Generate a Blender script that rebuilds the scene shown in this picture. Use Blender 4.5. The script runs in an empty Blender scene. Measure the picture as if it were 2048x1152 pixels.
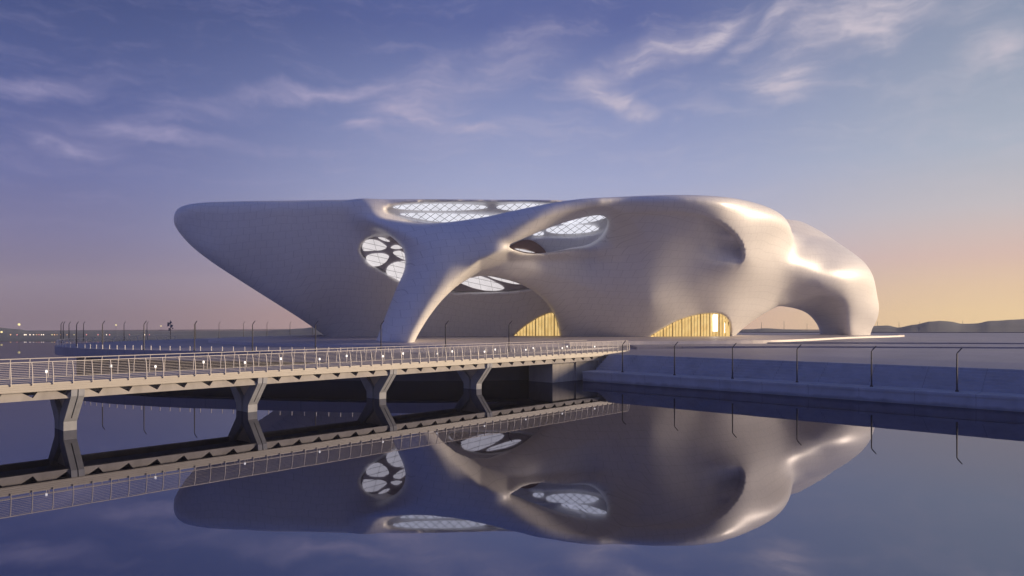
import bpy, bmesh, math, random
import numpy as np
from mathutils import Vector, Matrix, noise
random.seed(7); R = math.radians
C = bpy.context.scene.collection
F_, CX, HY, HC = 1400.0, 1024.0, 643.0, 8.0      # survey: focal length, optical axis, horizon row, eye height
def at(px, py, D): return Vector(((px-CX)/F_*D, D, HC-(py-HY)/F_*D))

# ------------------------------------------------------------------ materials
def mat(name, col, rough=.6, spec=.5, var=.08, vscale=.6, bump=0., bscale=8., metal=0., stain=0.):
    m = bpy.data.materials.new(name); m.use_nodes = True; nt = m.node_tree; N = nt.nodes; L = nt.links
    b = N['Principled BSDF']; b.inputs['Roughness'].default_value = rough; b.inputs['Metallic'].default_value = metal
    b.inputs['Specular IOR Level'].default_value = spec
    tc = N.new('ShaderNodeTexCoord')
    n = N.new('ShaderNodeTexNoise'); n.inputs['Scale'].default_value = vscale; n.inputs['Detail'].default_value = 6
    L.new(tc.outputs['Object'], n.inputs['Vector'])
    r = N.new('ShaderNodeMapRange'); r.inputs[1].default_value = .3; r.inputs[2].default_value = .7
    r.inputs[3].default_value = 1-var; r.inputs[4].default_value = 1+var; L.new(n.outputs[0], r.inputs[0])
    mx = N.new('ShaderNodeMix'); mx.data_type = 'RGBA'; mx.blend_type = 'MULTIPLY'; mx.inputs[0].default_value = 1
    mx.inputs[6].default_value = (*col, 1); L.new(r.outputs[0], mx.inputs[7]); out = mx.outputs[2]
    if stain:
        n2 = N.new('ShaderNodeTexNoise'); n2.inputs['Scale'].default_value = 1.3; n2.inputs['Detail'].default_value = 8
        mp = N.new('ShaderNodeMapping'); mp.inputs['Scale'].default_value = (1, 1, .35); L.new(tc.outputs['Object'], mp.inputs[0]); L.new(mp.outputs[0], n2.inputs['Vector'])
        r2 = N.new('ShaderNodeMapRange'); r2.inputs[1].default_value = .45; r2.inputs[2].default_value = .75; r2.inputs[3].default_value = 1; r2.inputs[4].default_value = 1-stain
        L.new(n2.outputs[0], r2.inputs[0])
        m2 = N.new('ShaderNodeMix'); m2.data_type = 'RGBA'; m2.blend_type = 'MULTIPLY'; m2.inputs[0].default_value = 1
        L.new(out, m2.inputs[6]); L.new(r2.outputs[0], m2.inputs[7]); out = m2.outputs[2]
    L.new(out, b.inputs['Base Color'])
    if bump:
        n3 = N.new('ShaderNodeTexNoise'); n3.inputs['Scale'].default_value = bscale; n3.inputs['Detail'].default_value = 5
        L.new(tc.outputs['Object'], n3.inputs['Vector'])
        bp = N.new('ShaderNodeBump'); bp.inputs['Strength'].default_value = bump; bp.inputs['Distance'].default_value = .05
        L.new(n3.outputs[0], bp.inputs['Height']); L.new(bp.outputs[0], b.inputs['Normal'])
    return m
def emis(name, col, s):
    m = bpy.data.materials.new(name); m.use_nodes = True; b = m.node_tree.nodes['Principled BSDF']
    b.inputs['Base Color'].default_value = (*[c*.4 for c in col], 1)
    b.inputs['Emission Color'].default_value = (*col, 1); b.inputs['Emission Strength'].default_value = s; return m

def math_(N, L, op, a, b=None):
    n = N.new('ShaderNodeMath'); n.operation = op
    for i, v in enumerate((a, b)):
        if v is None: continue
        if isinstance(v, (int, float)): n.inputs[i].default_value = v
        else: L.new(v, n.inputs[i])
    return n.outputs[0]

def seam_factor(N, L, x, z, w, h, t):
    """1 on a panel joint: staggered panels w wide, h high, joint t wide"""
    row = math_(N, L, 'FLOOR', math_(N, L, 'DIVIDE', z, h))
    off = math_(N, L, 'MULTIPLY', math_(N, L, 'MODULO', math_(N, L, 'ABSOLUTE', row), 2), w/2)
    fx = math_(N, L, 'PINGPONG', math_(N, L, 'ADD', x, off), w/2)
    fz = math_(N, L, 'PINGPONG', z, h/2)
    a = math_(N, L, 'LESS_THAN', fx, t); b = math_(N, L, 'LESS_THAN', fz, t*.6)
    return math_(N, L, 'MAXIMUM', a, b)

M_shell = mat('white_cladding', (.76, .745, .73), rough=.38, var=.02, vscale=.09)
def shell_seams():
    nt = M_shell.node_tree; N = nt.nodes; L = nt.links; b = N['Principled BSDF']
    src = b.inputs['Base Color'].links[0].from_socket
    tc = N.new('ShaderNodeTexCoord'); nz = N.new('ShaderNodeTexNoise'); nz.inputs['Scale'].default_value = .035
    L.new(tc.outputs['Object'], nz.inputs['Vector'])
    sp = N.new('ShaderNodeSeparateXYZ'); L.new(tc.outputs['Object'], sp.inputs[0])
    w = math_(N, L, 'MULTIPLY', math_(N, L, 'SUBTRACT', nz.outputs[0], .5), 14)
    x = math_(N, L, 'ADD', math_(N, L, 'ADD', sp.outputs[0], math_(N, L, 'MULTIPLY', sp.outputs[1], .45)), w)
    z = math_(N, L, 'ADD', sp.outputs[2], math_(N, L, 'MULTIPLY', w, .6))
    s = seam_factor(N, L, x, z, 1.9, 1.25, .035)
    mx = N.new('ShaderNodeMix'); mx.data_type = 'RGBA'; mx.blend_type = 'MULTIPLY'
    L.new(math_(N, L, 'MULTIPLY', s, .34), mx.inputs[0]); L.new(src, mx.inputs[6]); mx.inputs[7].default_value = (.35, .35, .38, 1)
    # each panel a slightly different tone
    cx = math_(N, L, 'FLOOR', math_(N, L, 'DIVIDE', x, .95)); cz = math_(N, L, 'FLOOR', math_(N, L, 'DIVIDE', z, 1.25))
    cb = N.new('ShaderNodeCombineXYZ'); L.new(cx, cb.inputs[0]); L.new(cz, cb.inputs[1])
    wn = N.new('ShaderNodeTexWhiteNoise'); L.new(cb.outputs[0], wn.inputs[0])
    v = math_(N, L, 'ADD', math_(N, L, 'MULTIPLY', wn.outputs['Value'], .03), .985)
    m2 = N.new('ShaderNodeMix'); m2.data_type = 'RGBA'; m2.blend_type = 'MULTIPLY'; m2.inputs[0].default_value = 1
    L.new(mx.outputs[2], m2.inputs[6]); L.new(v, m2.inputs[7]); L.new(m2.outputs[2], b.inputs['Base Color'])
shell_seams()

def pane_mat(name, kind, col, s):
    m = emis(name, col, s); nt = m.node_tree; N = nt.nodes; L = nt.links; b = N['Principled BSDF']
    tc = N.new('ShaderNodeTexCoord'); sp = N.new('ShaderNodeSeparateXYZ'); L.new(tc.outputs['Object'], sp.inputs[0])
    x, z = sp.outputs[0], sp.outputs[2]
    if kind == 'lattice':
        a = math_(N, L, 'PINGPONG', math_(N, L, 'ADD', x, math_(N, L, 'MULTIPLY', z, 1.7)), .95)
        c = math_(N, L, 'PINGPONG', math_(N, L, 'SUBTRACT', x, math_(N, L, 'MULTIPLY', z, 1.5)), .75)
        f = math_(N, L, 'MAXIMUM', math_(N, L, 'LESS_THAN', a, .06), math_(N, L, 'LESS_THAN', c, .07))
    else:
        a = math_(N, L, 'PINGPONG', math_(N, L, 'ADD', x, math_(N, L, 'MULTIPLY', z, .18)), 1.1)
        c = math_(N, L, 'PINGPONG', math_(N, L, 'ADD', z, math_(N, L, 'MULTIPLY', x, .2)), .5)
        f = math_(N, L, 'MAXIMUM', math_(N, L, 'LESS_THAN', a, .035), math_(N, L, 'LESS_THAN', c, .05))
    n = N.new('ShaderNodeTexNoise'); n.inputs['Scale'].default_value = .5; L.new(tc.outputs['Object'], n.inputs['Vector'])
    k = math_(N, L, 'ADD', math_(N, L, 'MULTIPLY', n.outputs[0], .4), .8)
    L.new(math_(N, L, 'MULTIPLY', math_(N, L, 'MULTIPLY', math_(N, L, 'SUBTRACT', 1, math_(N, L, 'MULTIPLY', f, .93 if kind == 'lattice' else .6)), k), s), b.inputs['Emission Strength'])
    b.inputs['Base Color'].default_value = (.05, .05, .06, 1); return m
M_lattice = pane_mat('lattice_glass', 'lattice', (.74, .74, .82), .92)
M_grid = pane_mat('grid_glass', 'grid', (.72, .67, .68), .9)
M_frame = mat('skylight_frame_metal', (.34, .31, .34), .6, var=.05)
M_mull = mat('bronze_mullion', (.16, .11, .05), .5)
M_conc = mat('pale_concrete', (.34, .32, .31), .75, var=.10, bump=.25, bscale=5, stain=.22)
M_web = mat('concrete_warm_bounce', (.66, .58, .46), .75, var=.1, stain=.2); M_leg = mat('concrete_blue_shade', (.30, .31, .34), .75, var=.1, bump=.25, bscale=5, stain=.22)  # one pier concrete: warm bounce tinted into the web, blue shade into the legs
M_cream = mat('cream_painted_steel', (.42, .39, .35), .5, var=.05)
M_rail = mat('pale_rail_steel', (.58, .54, .50), .4, var=.03)
M_deck = mat('deck_planks', (.17, .17, .23), .55, var=.15, vscale=2)
M_pave = mat('plaza_paving', (.42, .38, .40), .5, var=.12, vscale=.12)
M_terr = mat('terrace_paving', (.27, .26, .31), .55, var=.12, vscale=.15)
M_wall = mat('quay_concrete', (.36, .39, .46), .7, var=.10, vscale=.5, bump=.2, stain=.12)
M_dark = mat('shade_dark_concrete', (.05, .055, .08), .5)  # shade beneath deck and island put into the colour; also dark leg joints
M_kerb = mat('dark_kerb_stone', (.12, .12, .16), .6)
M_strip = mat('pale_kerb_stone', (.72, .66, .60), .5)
M_floor = emis('glowing_pale_slab', (.80, .66, .62), .8)  # emission added so the pale plaza slabs come out bright
M_pole = mat('dark_lamp_steel', (.018, .018, .03), .45)
M_post = mat('pale_bollard_paint', (.7, .66, .62), .5)
M_hill = mat('hill_scrub', (.09, .11, .13), .95, var=.25, vscale=.02)
M_land = mat('far_shore_ground', (.10, .12, .15), .95, var=.3, vscale=.03)
M_shore = mat('pale_shore_stone', (.42, .45, .46), .8, var=.15, vscale=.2)
M_bulb = emis('lamp_glow_white', (1, .93, .85), 1.6)

def paving_joints(m, w, h, t=.02, f=.35):
    nt = m.node_tree; N = nt.nodes; L = nt.links; b = N['Principled BSDF']; src = b.inputs['Base Color'].links[0].from_socket
    tc = N.new('ShaderNodeTexCoord'); sp = N.new('ShaderNodeSeparateXYZ'); L.new(tc.outputs['Object'], sp.inputs[0])
    s = seam_factor(N, L, sp.outputs[0], sp.outputs[1], w, h, t)
    mx = N.new('ShaderNodeMix'); mx.data_type = 'RGBA'; mx.blend_type = 'MULTIPLY'
    L.new(math_(N, L, 'MULTIPLY', s, f), mx.inputs[0]); L.new(src, mx.inputs[6]); mx.inputs[7].default_value = (.3, .3, .32, 1)
    L.new(mx.outputs[2], b.inputs['Base Color'])
def wall_joints(m):
    nt = m.node_tree; N = nt.nodes; L = nt.links; b = N['Principled BSDF']; src = b.inputs['Base Color'].links[0].from_socket
    tc = N.new('ShaderNodeTexCoord'); sp = N.new('ShaderNodeSeparateXYZ'); L.new(tc.outputs['Object'], sp.inputs[0])
    j = math_(N, L, 'LESS_THAN', math_(N, L, 'PINGPONG', sp.outputs[1], 2.5), .03)
    nz = N.new('ShaderNodeTexNoise'); nz.inputs['Scale'].default_value = .8; L.new(tc.outputs['Object'], nz.inputs['Vector'])
    tide = N.new('ShaderNodeMapRange'); tide.inputs[1].default_value = .42; tide.inputs[2].default_value = .12; L.new(math_(N, L, 'ADD', sp.outputs[2], math_(N, L, 'MULTIPLY', math_(N, L, 'SUBTRACT', nz.outputs[0], .5), .5)), tide.inputs[0])
    f = math_(N, L, 'MAXIMUM', math_(N, L, 'MULTIPLY', j, .5), math_(N, L, 'MULTIPLY', tide.outputs[0], .65))
    mx = N.new('ShaderNodeMix'); mx.data_type = 'RGBA'; mx.blend_type = 'MULTIPLY'
    L.new(f, mx.inputs[0]); L.new(src, mx.inputs[6]); mx.inputs[7].default_value = (.3, .32, .34, 1); L.new(mx.outputs[2], b.inputs['Base Color'])
wall_joints(M_wall); paving_joints(M_pave, 3, 3, .04); paving_joints(M_terr, 3, 1.5, .03); paving_joints(M_deck, 40, .16, .012, .6); paving_joints(M_conc, 400, 400)

# ------------------------------------------------------------------ object helpers
def mesh_obj(name, verts, faces, m, parent=None, smooth=False, label=None):
    me = bpy.data.meshes.new(name); me.from_pydata([tuple(v) for v in verts], [], faces); me.update()
    bm = bmesh.new(); bm.from_mesh(me); bmesh.ops.recalc_face_normals(bm, faces=bm.faces); bm.to_mesh(me); bm.free()
    if smooth: me.polygons.foreach_set('use_smooth', [True]*len(me.polygons))
    me.materials.append(m); o = bpy.data.objects.new(name, me); C.objects.link(o)
    if parent: o.parent = parent
    if label: o['label'] = label
    return o
class MB:
    def __init__(s): s.v = []; s.f = []
    def add(s, vs, fs):
        b = len(s.v); s.v += [tuple(v) for v in vs]; s.f += [tuple(b+i for i in f) for f in fs]; return s
    def box(s, x0, x1, y0, y1, z0, z1):
        return s.add([(x, y, z) for x in (x0, x1) for y in (y0, y1) for z in (z0, z1)],
                     [(0, 1, 3, 2), (4, 6, 7, 5), (0, 4, 5, 1), (2, 3, 7, 6), (0, 2, 6, 4), (1, 5, 7, 3)])
    def tube(s, pts, r, n=6, cap=True):
        pts = [Vector(p) for p in pts]; rs = r if isinstance(r, (list, tuple)) else [r]*len(pts); rings = []
        for i, p in enumerate(pts):
            d = (pts[min(i+1, len(pts)-1)]-pts[max(i-1, 0)]).normalized()
            u = d.cross(Vector((0, 0, 1)) if abs(d.z) < .9 else Vector((0, 1, 0))).normalized(); w = d.cross(u)
            rings.append([p+(u*math.cos(2*math.pi*k/n)+w*math.sin(2*math.pi*k/n))*rs[i] for k in range(n)])
        vs = [v for q in rings for v in q]; fs = []
        for i in range(len(pts)-1):
            for k in range(n): fs.append((i*n+k, i*n+(k+1) % n, (i+1)*n+(k+1) % n, (i+1)*n+k))
        if cap: fs += [tuple(range(n)), tuple((len(pts)-1)*n+k for k in range(n))]
        return s.add(vs, fs)
    def prism(s, poly, z0, z1):
        n = len(poly); vs = [(x, y, z0) for x, y in poly]+[(x, y, z1) for x, y in poly]
        return s.add(vs, [tuple(range(n)), tuple(range(n, 2*n))]+[(i, (i+1) % n, n+(i+1) % n, n+i) for i in range(n)])
    def profile_x(s, poly, x0, x1):   # poly in (y,z) extruded along x
        n = len(poly); vs = [(x0, y, z) for y, z in poly]+[(x1, y, z) for y, z in poly]
        return s.add(vs, [tuple(range(n)), tuple(range(n, 2*n))]+[(i, (i+1) % n, n+(i+1) % n, n+i) for i in range(n)])
    def profile_y(s, poly, y0, y1):   # poly in (x,z) extruded along y
        n = len(poly); vs = [(x, y0, z) for x, z in poly]+[(x, y1, z) for x, z in poly]
        return s.add(vs, [tuple(range(n)), tuple(range(n, 2*n))]+[(i, (i+1) % n, n+(i+1) % n, n+i) for i in range(n)])
    def build(s, name, m, parent=None, smooth=False, label=None): return mesh_obj(name, s.v, s.f, m, parent, smooth, label)
def thing(name, label, cat, loc=(0, 0, 0), rz=0, group=None):
    o = bpy.data.objects.new(name, None); C.objects.link(o); o.location = loc; o.rotation_euler = (0, 0, rz)
    o['label'] = label; o['category'] = cat
    if group: o['group'] = group
    return o
def tag(o, label, cat, group=None):
    o['label'] = label; o['category'] = cat
    if group: o['group'] = group
    return o
def struct(o, label=None):
    o['kind'] = 'structure'
    if label: o['label'] = label
    return o
def dup(root, loc, rz=0, label=None):
    r = root.copy(); C.objects.link(r); r.location = loc; r.rotation_euler = (0, 0, rz)
    if label: r['label'] = label
    for ch in list(root.children):
        c = ch.copy(); C.objects.link(c); c.parent = r
        for g in list(ch.children):
            d = g.copy(); C.objects.link(d); d.parent = c
    return r
def crom(P, n=8, closed=True):
    P = [Vector(p) for p in P]; out = []; m = len(P); rng = range(m if closed else m-1)
    for i in rng:
        g = (lambda j: P[j % m]) if closed else (lambda j: P[max(0, min(m-1, j))])
        a, b, c, d = g(i-1), g(i), g(i+1), g(i+2)
        for k in range(n):
            t = k/n; out.append(.5*((2*b)+(c-a)*t+(2*a-5*b+4*c-d)*t*t+(3*b-a-3*c+d)*t**3))
    if not closed: out.append(P[-1])
    return out

# ------------------------------------------------------------------ the shell: one smooth body grown from outlines, depths and thicknesses
GX, GY, GS = np.arange(290, 1850, 2.), np.arange(350, 740, 2.), 2.
PXX, PYY = np.meshgrid(GX, GY, indexing='ij')
def sdf2(poly):
    P = np.array([(p[0], p[1]) for p in poly], float); Q = np.roll(P, -1, 0)
    x = PXX.ravel(); y = PYY.ravel(); dmin = np.full(x.shape, 1e9); ins = np.zeros(x.shape, bool)
    for (x0, y0), (x1, y1) in zip(P, Q):
        ex, ey = x1-x0, y1-y0; l2 = ex*ex+ey*ey
        if l2 < 1e-9: continue
        t = np.clip(((x-x0)*ex+(y-y0)*ey)/l2, 0, 1)
        dmin = np.minimum(dmin, (x-x0-t*ex)**2+(y-y0-t*ey)**2)
        if y0 != y1:
            c = ((y0 <= y) & (y < y1)) | ((y1 <= y) & (y < y0)); ins ^= c & (x < x0+(y-y0)*ex/(y1-y0 if y1 != y0 else 1))
    d = np.sqrt(dmin); d[ins] *= -1; d = d.reshape(PXX.shape)
    for _ in range(7):
        d[1:-1] = (d[:-2]+2*d[1:-1]+d[2:])/4; d[:, 1:-1] = (d[:, :-2]+2*d[:, 1:-1]+d[:, 2:])/4
    return d
def tps(pts, smooth=0.):
    A = np.array(pts, float); X = A[:, :2]/200; v = A[:, 2]; n = len(A)
    K = lambda r2: np.where(r2 > 1e-12, r2*np.log(r2+1e-12), 0)
    D2 = ((X[:, None]-X[None])**2).sum(-1); Mx = np.zeros((n+3, n+3)); Mx[:n, :n] = K(D2)+np.eye(n)*smooth
    Mx[:n, n] = Mx[n, :n] = 1; Mx[:n, n+1:] = X; Mx[n+1:, :n] = X.T
    s = np.linalg.solve(Mx, np.r_[v, 0, 0, 0])
    px = PXX.ravel()/200; py = PYY.ravel()/200; out = s[n]+s[n+1]*px+s[n+2]*py
    for i in range(n): out += s[i]*K((px-X[i, 0])**2+(py-X[i, 1])**2)
    return np.clip(out, v.min()-6, v.max()+6).reshape(PXX.shape)
def samp(Fd, px, py):
    u = np.clip((px-GX[0])/GS, 0, len(GX)-1.001); v = np.clip((py-GY[0])/GS, 0, len(GY)-1.001)
    i = u.astype(np.int32); j = v.astype(np.int32); a = (u-i).astype(np.float32); b = (v-j).astype(np.float32); Fd = Fd.astype(np.float32)
    return (Fd[i, j]*(1-a)+Fd[i+1, j]*a)*(1-b)+(Fd[i, j+1]*(1-a)+Fd[i+1, j+1]*a)*b
sstep = lambda t: (lambda u: u*u*(3-2*u))(np.clip(t, 0, 1))
def smax(a, b, k):
    h = np.maximum(k-np.abs(a-b), 0)/k; return np.maximum(a, b)+h*h*k*.25
def smin(a, b, k): return -smax(-a, -b, k)

# body A: left cone, canopy and back wall
outA = crom([(347, 436), (353, 420), (372, 409), (410, 402.5), (470, 400.5), (600, 399), (750, 397), (900, 395), (1100, 396), (1150, 398.5), (1195, 407), (1245, 420), (1298, 450)], 14, False) + \
       crom([(1300, 500), (1300, 730), (690, 730)], 2, False) + \
       crom([(668, 690), (650, 672), (600, 637), (540, 599), (480, 561), (425, 525), (385, 494), (360, 467), (348, 448)], 14, False)
yfA = tps([(347, 440, 131), (380, 412, 128), (450, 405, 126), (600, 402, 124), (870, 400, 124), (1100, 398, 125), (1250, 398, 126), (420, 500, 129), (520, 470, 126), (500, 560, 131),
           (600, 600, 133), (720, 450, 125), (720, 540, 129), (650, 660, 141), (720, 675, 141), (720, 620, 136), (850, 560, 134), (850, 610, 138), (1000, 660, 144), (900, 670, 143), (1110, 650, 144), (1050, 600, 140),
           (950, 520, 132), (1000, 450, 129), (1150, 450, 131), (1150, 520, 134), (1290, 500, 135), (1290, 680, 145)], .002)
# body B: front leg, rim beam, inner arch, central body
outB = crom([(744, 704), (752, 682), (763, 652), (778, 614), (794, 574), (807, 545), (811, 522), (806, 499), (790, 480), (765, 463), (738, 449), (716, 436), (712, 429)], 14, False) + \
       crom([(722, 425), (750, 431), (790, 440), (840, 446), (885, 445), (930, 440), (975, 433), (1020, 423), (1080, 410.5), (1120, 403.5), (1155, 398.5), (1190, 395.8), (1225, 394.3), (1300, 391), (1380, 390), (1450, 394), (1500, 403),
             (1540, 416), (1566, 432), (1580, 452), (1587, 476), (1600, 496), (1628, 506), (1662, 514), (1695, 526), (1725, 546), (1747, 575), (1759, 608), (1757, 636), (1744, 662), (1736, 700)], 14, False) + \
       crom([(1646, 700), (1640, 667), (1631, 645), (1613, 626), (1588, 616), (1557, 611)], 14, False) + \
       crom([(1545, 618), (1520, 632), (1495, 650), (1474, 668), (1455, 690), (1440, 720)], 4, False) + [Vector((1130, 720))] + \
       crom([(1122, 690), (1120, 665), (1112, 636), (1096, 609), (1072, 586), (1042, 569), (1008, 558), (975, 552), (950, 554), (928, 564), (904, 582), (880, 606), (857, 636), (840, 663), (829, 684), (822, 704)], 14, False)
holeB = crom([(1014, 492), (1040, 480), (1075, 465), (1110, 451), (1150, 439), (1185, 431.5), (1205, 431), (1214, 438), (1213, 452), (1200, 472), (1175, 488), (1140, 496), (1095, 505), (1060, 507), (1035, 502)], 14)
yfB = tps([(762, 690, 115.5), (795, 690, 112.6), (818, 690, 111), (782, 620, 115), (812, 620, 112.4), (838, 620, 110.6), (812, 545, 114), (850, 560, 111), (880, 545, 110.2), (870, 490, 111.3), (830, 480, 113), (770, 445, 117), (722, 430, 122), (900, 450, 112), (960, 475, 110.4), (1000, 435, 110.2), (1100, 420, 109.6), (1200, 405, 110), (1300, 400, 110.7), (1400, 402, 112.2), (1450, 412, 114.8),
           (1500, 415, 120), (1545, 430, 125), (1578, 455, 132), (925, 510, 110.6), (960, 540, 110.5), (1000, 540, 111), (1050, 560, 114.8), (1100, 620, 123.5), (1130, 670, 132), (1060, 525, 112), (1200, 670, 136), (1200, 600, 128.5), (1180, 520, 121.5), (1250, 460, 118),
           (1300, 600, 129.3), (1300, 675, 138.5), (1400, 560, 129.3), (1400, 630, 138), (1400, 490, 123.5), (1470, 665, 145), (1500, 600, 142), (1500, 520, 128.5), (1545, 510, 136), (1490, 440, 121), (1580, 490, 140), (1580, 530, 143), (1640, 530, 148), (1640, 570, 151), (1700, 550, 153), (1690, 600, 157), (1745, 590, 163), (1750, 630, 167), (1700, 668, 165), (1740, 668, 171), (1655, 668, 168), (1650, 630, 163), (1600, 606, 156), (1560, 600, 151)], .006)
thB = tps([(785, 690, 7), (805, 600, 8), (870, 500, 10), (830, 470, 12), (722, 430, 14), (900, 450, 12), (1000, 440, 11), (1100, 420, 12), (1200, 405, 16), (1350, 398, 20), (1500, 415, 22), (940, 530, 7), (1000, 525, 9),
           (1050, 560, 12), (1100, 620, 16), (1200, 670, 24), (1200, 560, 22), (1180, 510, 22), (1300, 600, 30), (1400, 560, 30), (1560, 480, 22), (1500, 640, 18), (1640, 560, 13), (1700, 600, 13), (1700, 668, 10), (1650, 668, 9)], .01)
kB = tps([(785, 690, 4), (805, 600, 4.5), (870, 500, 5), (940, 540, 4.5), (722, 430, 5), (1000, 430, 4.5), (1100, 415, 4), (1200, 403, 5), (1350, 396, 5), (1500, 410, 7), (1570, 450, 9), (1600, 495, 9), (1660, 515, 11), (1740, 570, 11), (1757, 630, 9), (1740, 668, 8), (1645, 650, 7), (1600, 615, 6), (1560, 605, 1.5), (1100, 620, 6), (1120, 510, 7), (1210, 480, 15), (1175, 500, 14), (1015, 491, 2.5), (1045, 505, 3.5), (1300, 600, 8), (1480, 650, 6)], .01)
kB = np.clip(kB, 2.5, 15)
yl_ = np.interp(PXX, [822, 850, 900, 960, 1015, 1060], [690, 628, 566, 517, 494, 493])
yfB = yfB+8*sstep((PXX-872)/70)*sstep((PYY-yl_)/31)*(1-sstep((PXX-1060)/200))
# the band along the roof edge stands proud of the wall below it
LINE = crom([Vector(p) for p in [(1190, 436), (1225, 429), (1260, 425), (1310, 422.5), (1360, 423.5), (1400, 429), (1440, 444), (1470, 468), (1486, 496), (1487, 516), (1478, 534)]], 14, False)
below = sdf2(LINE+[Vector((1440, 600)), Vector((1300, 640)), Vector((1150, 560))])          # negative inside the wall area
dl = np.full(PXX.shape, 1e9)
for p, q in zip(LINE, LINE[1:]):
    e = q-p; t_ = np.clip(((PXX-p.x)*e.x+(PYY-p.y)*e.y)/e.length_squared, 0, 1); dl = np.minimum(dl, np.hypot(PXX-p.x-t_*e.x, PYY-p.y-t_*e.y))
amp = (1.2*sstep((PXX-1195)/80)+3.0*sstep((PXX-1388)/60))*sstep((534-PYY)/48)
yfB = yfB+np.where(below < 0, amp*sstep(dl/7)*np.exp(-(np.maximum(dl-7, 0)/(32+22*sstep((PXX-1370)/60)))**2), 0)
crl = np.where(PXX < 1640, 611-(PXX-1556)*.28, 587.5+(PXX-1640)*.1)
yfB = yfB+4.*sstep((PYY-crl)/16)*sstep((PXX-1540)/20)*sstep((1700-PXX)/70)
yfB = yfB-2.0*np.exp(-((PXX-1472)/34)**2-((PYY-476-(PXX-1472)*.12)/12)**2)*(below < 0)*sstep(dl/8)
yfB = yfB+1.0*np.exp(-((PXX-1445)/38)**2-((PYY-497)/26)**2)*(below < 0)
# body C: rear hump and right leg
outC = crom([(1380, 425), (1480, 425), (1560, 428), (1610, 446), (1660, 474), (1700, 506), (1724, 534), (1728, 560), (1700, 580), (1640, 575), (1560, 560), (1450, 540), (1390, 480)], 14)
yfC = tps([(1400, 450, 150), (1500, 440, 150), (1600, 455, 153), (1660, 490, 156), (1650, 530, 152), (1720, 550, 158), (1600, 560, 148), (1650, 590, 152), (1700, 600, 156), (1740, 620, 164), (1590, 605, 158), (1640, 630, 165), (1690, 668, 163.5), (1655, 668, 167), (1735, 668, 171), (1745, 600, 166), (1690, 620, 160)], .002)
# recessed openings of body A
recTop = crom([(768, 421), (800, 409), (870, 404.5), (960, 404), (1080, 405), (1150, 410), (1150, 445), (900, 452), (860, 445), (815, 437)], 5)
recWeb = crom([(722, 505), (723, 490), (735, 477), (760, 470), (800, 472), (830, 500), (835, 545), (815, 562), (795, 558), (765, 543), (738, 525)], 5)
recLow = crom([(895, 582), (930, 555), (980, 545), (1060, 556), (1085, 570), (1060, 577), (1010, 583), (950, 584)], 5)
recMid = crom([(1000, 500), (1060, 470), (1080, 462), (1180, 425), (1215, 428), (1219, 445), (1195, 466), (1140, 474), (1060, 476)], 5)
entA = crom([(1026, 674), (1045, 657), (1065, 643), (1085, 632), (1103, 626), (1118, 627)], 6, False)+[Vector((1150, 645)), Vector((1150, 730)), Vector((1026, 730))]
entB = crom([(1300, 674), (1330, 655), (1360, 640), (1395, 630), (1430, 627), (1448, 632), (1458, 648), (1460, 674)], 6, False)+[Vector((1460, 730)), Vector((1300, 730))]
for poly, dep in ((recTop, 2.2), (recWeb, 1.8), (recLow, 1.8), (recMid, 1.2), (entA, 2.5)):
    yfA = yfA+dep*sstep(.5-sdf2(poly)/6)
yfB = yfB+2.0*sstep(.5-sdf2(entB)/6)

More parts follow.
